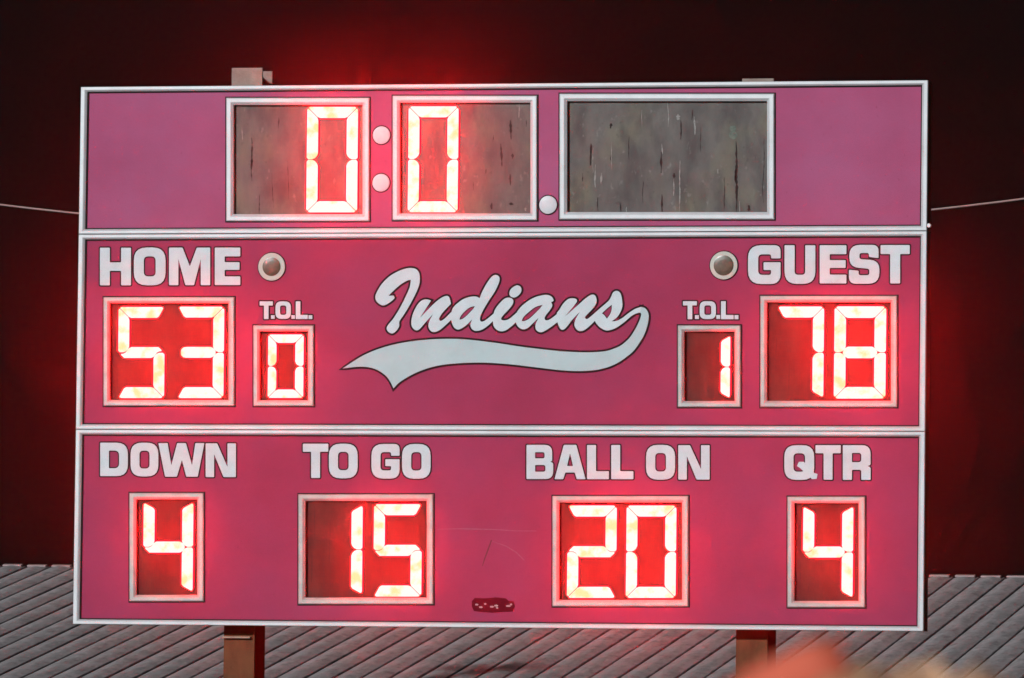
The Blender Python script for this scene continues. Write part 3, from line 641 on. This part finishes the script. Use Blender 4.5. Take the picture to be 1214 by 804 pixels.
s1 = [(478, 345, 1), (520, 300), (560, 265), (640, 195), (668, 150), (688, 106), (723, 89), (758, 104), (777, 150), (787, 240), (768, 308), (728, 370), (672, 412, 1), (725, 406), (785, 376), (850, 326), (920, 281), (985, 259, 1), (975, 318, 1), (930, 330), (880, 357), (800, 425), (720, 480), (660, 503), (610, 507), (555, 480), (515, 440), (488, 395, 1)]
s1h = [(674, 236, 1), (620, 280), (570, 327, 1), (598, 350), (622, 384, 1), (655, 338), (672, 290)]
def cv(pl, org, sc=8.93): return [(org[0]+p[0]/sc, org[1]+p[1]/sc) + ((1,) if len(p) > 2 else ()) for p in pl]
sw = [(759.2, 370.5, 1), (760.4, 373.2), (758, 381), (753, 391), (746.3, 401), (737.3, 409), (728.4, 413.4), (717.2, 416.6), (700, 417.8), (681.7, 417.5), (656.7, 415.7), (619, 411.3), (587.8, 406.6), (556.5, 402.9), (534.6, 401.8), (506.4, 402.8), (481.4, 405.8), (456.3, 411.5), (431.3, 421.3), (406.3, 437, 1), (428.2, 434.8), (443.8, 437.2), (456.3, 444.4), (462.6, 452.2), (466.7, 460.6, 1), (475.1, 452.4), (493.9, 441.8), (515.8, 434.4), (540.8, 431), (572.1, 430), (603.4, 431.9), (634.7, 435.5), (666, 439.1), (691.1, 440), (713, 437.6), (731.8, 430.7), (747.4, 419.7), (754.1, 412.6), (762, 400.6), (766.5, 389.9), (768.9, 379.8), (768.9, 372), (765.3, 365.8), (759.9, 363.9, 1)]
script = [('I', [I_], A_, 8.93), ('n', [n1], A_, 8.93), ('d', [d1, d1h], B_, 8.93), ('i', [i1], B_, 8.93), ('i', [idot], B_, 8.93), ('a', [a1, a1h], B_, 8.93), ('n', [n2], C_, 8.93), ('s', [s1, s1h], C_, 8.93), ('swoosh', [sw], (0, 0), 1)]
parts = []; fills = []
for idx, (nm, lps, org, sc) in enumerate(script):
    L2 = [cr(cv(l_, org, sc), 5) for l_ in lps]
    fills.append((nm, L2))
    ol = [offset_loop(L2[0], 2.3)] + [offset_loop(h_, -0.9) for h_ in L2[1:]]
    me = poly_mesh('o', [pts2(l_) for l_ in ol], -0.0014 - 0.00018*idx, 0.0008, M['outline'])
    parts.append(([v.co.copy() for v in me.vertices], [tuple(p.vertices) for p in me.polygons])); bpy.data.meshes.remove(me)
v, f = join(parts)
logo = link('team_name', mesh('team_name', v, f, M['outline']), board, label='black outline of the script team name and its swoosh')
for idx, (nm, L2) in enumerate(fills):
    link('swoosh' if nm == 'swoosh' else 'script_letter', poly_mesh('script_letter', [pts2(l_) for l_ in L2], -0.0050 - 0.00018*idx, 0.0014, M['swoosh'] if nm == 'swoosh' else M['white']), logo)

# maker's plate, scratches, corner bolts
pp = [(559.5, 713), (563, 709), (575, 709.5), (588, 708.3), (600, 709.5), (603, 712.5), (609, 713), (610.5, 719), (608, 725), (598, 725.5), (584, 726.5), (570, 725.5), (562, 724.5), (559.5, 719)]
mp_ = link('maker_plate', poly_mesh('maker_plate', [pts2(pp)], -0.004, 0.0034, M['plate_maroon']), board)
for (x, y, l_) in ((563.5, 717, 4), (568, 720, 5), (581, 719.5, 5), (586, 718.2, 5), (588, 720.8, 3), (600, 718.6, 6), (604.5, 716.8, 3), (574, 716.2, 3)):
    link('worn_mark', poly_mesh('worn_mark', [pts2([(x, y-0.8), (x+l_*0.6, y-1.3), (x+l_, y-0.1), (x+l_*0.7, y+1.0), (x+0.3, y+0.8)])], -0.0049, 0.0008, M['plate_mark']), mp_)
sheet([[(582.2, 640), (578, 651), (574, 662), (571.5, 671), (572.3, 671.2), (575.6, 662), (579.8, 651), (583.4, 640.5)]], -0.0006, M['scratch'], 'scratch', board)
sheet([[(518, 627.2), (545, 626.3), (585, 627.2), (612, 629), (636, 629.2), (636, 630), (612, 630.0), (585, 628.4), (545, 627.6), (518, 627.9)],
       [(584, 641.5), (600, 647), (612, 654), (622, 664), (621, 664.6), (611, 655), (599.6, 648), (584, 642.2)]], -0.0007, M['scratch_pale'], 'scratch', board)
for (x, y) in ((1101.6, 267.5),):
    c = q(x, y, 0.0); v, f = tube_data([Vector((c.x, -0.022, c.z)), Vector((c.x, 0.03, c.z))], 0.017, 8)
    link('corner_bolt', mesh('corner_bolt', v, f, M['alu']), board)

# ---------------------------------------------------------------- spectator close to the camera, out of focus
def person():
    d = ray(1065, 775); d2 = Vector((d.x, d.y, 0)).normalized(); DIST = 3.85
    C0 = Vector((CAM.x, CAM.y, 0)) + d2*DIST
    top = at(1110, 854, CAM.y + d2.y*DIST).z
    F = d2; S = Vector((F.y, -F.x, 0))          # facing the board, S to the right
    k = top/1.78
    def V(s, f_, z): return C0 + S*s*k + F*f_*k + Vector((0, 0, z*k))
    root = empty('person', C0)
    tag(root, 'blurred spectator with blond hair and a salmon head band at the lower right corner', 'person')
    skin = mat('skin', (0.50, 0.30, 0.22), 0.55, noise=0.1, nscale=12); jacket = mat('navy_fleece', (0.035, 0.045, 0.09), 0.9, noise=0.3, nscale=30)
    jeans = mat('blue_denim', (0.05, 0.075, 0.14), 0.85, noise=0.3, nscale=40); shoe = mat('dark_shoe', (0.04, 0.04, 0.04), 0.6, noise=0.2, nscale=20)
    hairm = mat('blond_hair', (0.72, 0.43, 0.27), 0.55, col2=(0.42, 0.17, 0.09), nscale=14, stretch=(2.5, 2.5, 0.5), bump=0.5, bscale=60)
    def skinned(name, verts, edges, radii, m, sub=2, root_i=0):
        me = bpy.data.meshes.new(name); me.from_pydata([tuple(v) for v in verts], edges, []); me.materials.append(m)
        o = link(name, me, root); sk = o.modifiers.new('skin', 'SKIN'); sk.use_smooth_shade = True
        if not me.skin_vertices: 
            with bpy.context.temp_override(object=o): pass
        lay = me.skin_vertices[0].data if me.skin_vertices else me.attributes
        for i, r in enumerate(radii): lay[i].radius = (r*k, r*k) if not isinstance(r, tuple) else (r[0]*k, r[1]*k); lay[i].use_root = (i == root_i)
        ss = o.modifiers.new('subsurf', 'SUBSURF'); ss.levels = sub; ss.render_levels = sub
        return o
    vs = [V(0, 0, .98), V(0, .01, 1.12), V(0, .02, 1.28), V(0, 0, 1.43), V(0, .0, 1.52), V(0, .02, 1.60), V(0, .02, 1.70)]
    es = [(i, i+1) for i in range(6)]; rs = [.145, .13, .15, .12, .055, .075, .075]
    for s in (-1, 1):
        n = len(vs); vs += [V(s*.15, 0, 1.43), V(s*.23, -.01, 1.38), V(s*.27, -.03, 1.12), V(s*.27, .05, .90), V(s*.265, .08, .84), V(s*.26, .09, .80)]
        es += [(3, n), (n, n+1), (n+1, n+2), (n+2, n+3), (n+3, n+4), (n+4, n+5)]; rs += [.085, .06, .045, .030, .034, .030]
        for j, (fx, fz, ln) in enumerate(((.028, 0, .075), (.010, 0, .085), (-.010, 0, .08), (-.028, 0, .065))):
            m_ = len(vs); b_ = V(s*.26, .09+fx, .795); vs += [b_, b_ + Vector((0, 0, -ln*.5*k)) + F*0.006, b_ + Vector((0, 0, -ln*k)) + F*0.018 - S*s*0.012]
            es += [(n+5, m_), (m_, m_+1), (m_+1, m_+2)]; rs += [.010, .009, .008]
        m_ = len(vs); vs += [V(s*.255, .125, .83), V(s*.245, .15, .80)]; es += [(n+4, m_), (m_, m_+1)]; rs += [.012, .010]
        n = len(vs); vs += [V(s*.10, 0, .90), V(s*.11, .01, .52), V(s*.12, -.02, .10), V(s*.125, .10, .045)]
        es += [(0, n), (n, n+1), (n+1, n+2), (n+2, n+3)]; rs += [.10, .065, .045, .04]
    try:
        skinned('body', vs, es, rs, skin)
        jv = [V(0, 0, .93), V(0, .01, 1.12), V(0, .02, 1.28), V(0, 0, 1.42), V(0, 0, 1.475)]; je = [(i, i+1) for i in range(4)]; jr = [.165, .152, .172, .135, .075]
        for s in (-1, 1):
            n = len(jv); jv += [V(s*.15, 0, 1.43), V(s*.235, -.01, 1.38), V(s*.275, -.03, 1.12), V(s*.272, .05, .90)]; je += [(3, n), (n, n+1), (n+1, n+2), (n+2, n+3)]; jr += [.10, .075, .06, .048]
        skinned('jacket', jv, je, jr, jacket)
        jv = [V(0, 0, .99)]; je = []; jr = [.158]
        for s in (-1, 1):
            n = len(jv); jv += [V(s*.10, 0, .90), V(s*.11, .01, .52), V(s*.12, -.02, .12)]; je += [(0, n), (n, n+1), (n+1, n+2)]; jr += [.115, .08, .065]
        skinned('trousers', jv, je, jr, jeans)
    except Exception as ex: print('skin failed', ex)
    for s in (-1, 1):
        bm = bmesh.new(); bmesh.ops.create_uvsphere(bm, u_segments=16, v_segments=10, radius=1)
        for v in bm.verts:
            c = v.co.copy(); v.co = V(s*.12 + c.x*.05, .05 + c.y*.14, .05 + max(c.z, -.9)*.05)
        me = bpy.data.meshes.new('shoe'); bm.to_mesh(me); bm.free(); me.materials.append(shoe); link('shoe', me, root)
    # head: shaped sphere with brow, nose, chin, ears
    def blob(name, fn, m, us=36, vs_=24):
        bm = bmesh.new(); bmesh.ops.create_uvsphere(bm, u_segments=us, v_segments=vs_, radius=1)
        for v in bm.verts: v.co = fn(v.co.copy())
        me = bpy.data.meshes.new(name); bm.to_mesh(me); bm.free(); me.materials.append(m)
        for p in me.polygons: p.use_smooth = True
        return link(name, me, root)
    def head(c):
        s, f_, z = c.x, c.y, c.z; wz = .078*(1 - .28*max(0, -z)**1.5); dx = 0
        if f_ > .2:
            dx += .022*math.exp(-((s/.16)**2 + ((z+.12)/.22)**2)) + .010*math.exp(-((s/.35)**2+((z+.75)/.2)**2))
            dx -= .010*math.exp(-(((abs(s)-.38)/.16)**2 + ((z-.08)/.12)**2))
        return V(s*wz, .015 + f_*.098 + dx, 1.655 + z*.118)
    blob('head', head, skin)
    for s in (-1, 1):
        blob('ear', lambda c, s=s: V(s*(.078+.010*c.x), .005+.020*c.y+.006*c.z, 1.645+.033*c.z), skin, 14, 10)
        blob('eye', lambda c, s=s: V(s*.032+.012*c.x, .098+.012*c.y, 1.662+.010*c.z), mat('eye_white', (.7, .7, .7), .2), 12, 8)
    blob('mouth', lambda c: V(.026*c.x, .100+.010*c.y, 1.588+.007*c.z), mat('lips', (.4, .14, .12), .5), 12, 8)
    rr = random.Random(3)
    def hair(c):
        s, f_, z = c.x, c.y, c.z; k2 = 1.0
        r = 1 + 0.035*math.sin(9*math.atan2(f_, s) + 4*z) + 0.02*rr.random()
        zz = 1.672 + z*.128 if z > -.25 else 1.672 - .032 + (z+.25)*.30
        ff = f_*.112 - .006
        if f_ > .45 and z < .35: ff = min(ff, .055)
        return V(s*.100*r, ff*r, min(zz, 1.80))
    blob('hair', hair, hairm, 48, 32)
    # loose locks lying over the crown
    lv_, lf_ = [], []
    for i in range(150):
        a_ = rr.uniform(0, 2*math.pi); el = rr.uniform(.1, 1.3); pts = []
        for j in range(6):
            e_ = el - j*.17; aa = a_ + j*.05*rr.uniform(-1, 1)
            c = Vector((math.cos(e_)*math.cos(aa), math.cos(e_)*math.sin(aa), math.sin(e_))); rad = 1.03 + .03*rr.random()
            pts.append(V(c.x*.100*rad, c.y*.110*rad - .006, 1.672 + c.z*.128*rad))
        v, f = tube_data(pts, .007, 4, .002); n = len(lv_); lv_ += v; lf_ += [tuple(q_+n for q_ in g_) for g_ in f]
    # salmon band worn over the left half of the crown
    bp = [V(math.cos(a_)*.112*(-1), -.075+.05*math.sin(a_), 1.678+math.sin(a_)*.127) for a_ in [R(x) for x in range(8, 84, 7)]]
    v, f = tube_data(bp, .015, 10); link('hair_band', mesh('hair_band', v, f, mat('salmon_fabric', (0.85, 0.17, 0.10), 0.7, noise=0.15, nscale=20), smooth=True), root)
    link('loose_hair', mesh('loose_hair', lv_, lf_, hairm), root, kind='stuff')
person()

# ---------------------------------------------------------------- haze volume added to imitate lens bloom around the lit digits
hm = bpy.data.materials.new('bloom_haze'); hm.use_nodes = True; t = hm.node_tree; t.nodes.clear()
o = t.nodes.new('ShaderNodeOutputMaterial'); pv = t.nodes.new('ShaderNodeVolumePrincipled')
pv.inputs['Color'].default_value = (0.93, 0.94, 0.96, 1); pv.inputs['Density'].default_value = HAZE_DENSITY; pv.inputs['Anisotropy'].default_value = HAZE_G
t.links.new(pv.outputs[0], o.inputs['Volume'])
hv, hf = box_data(-262, 262, -262, 262, -1.3, 12.0)
tag(link('haze', mesh('haze', hv, hf, hm)), kind='stuff')
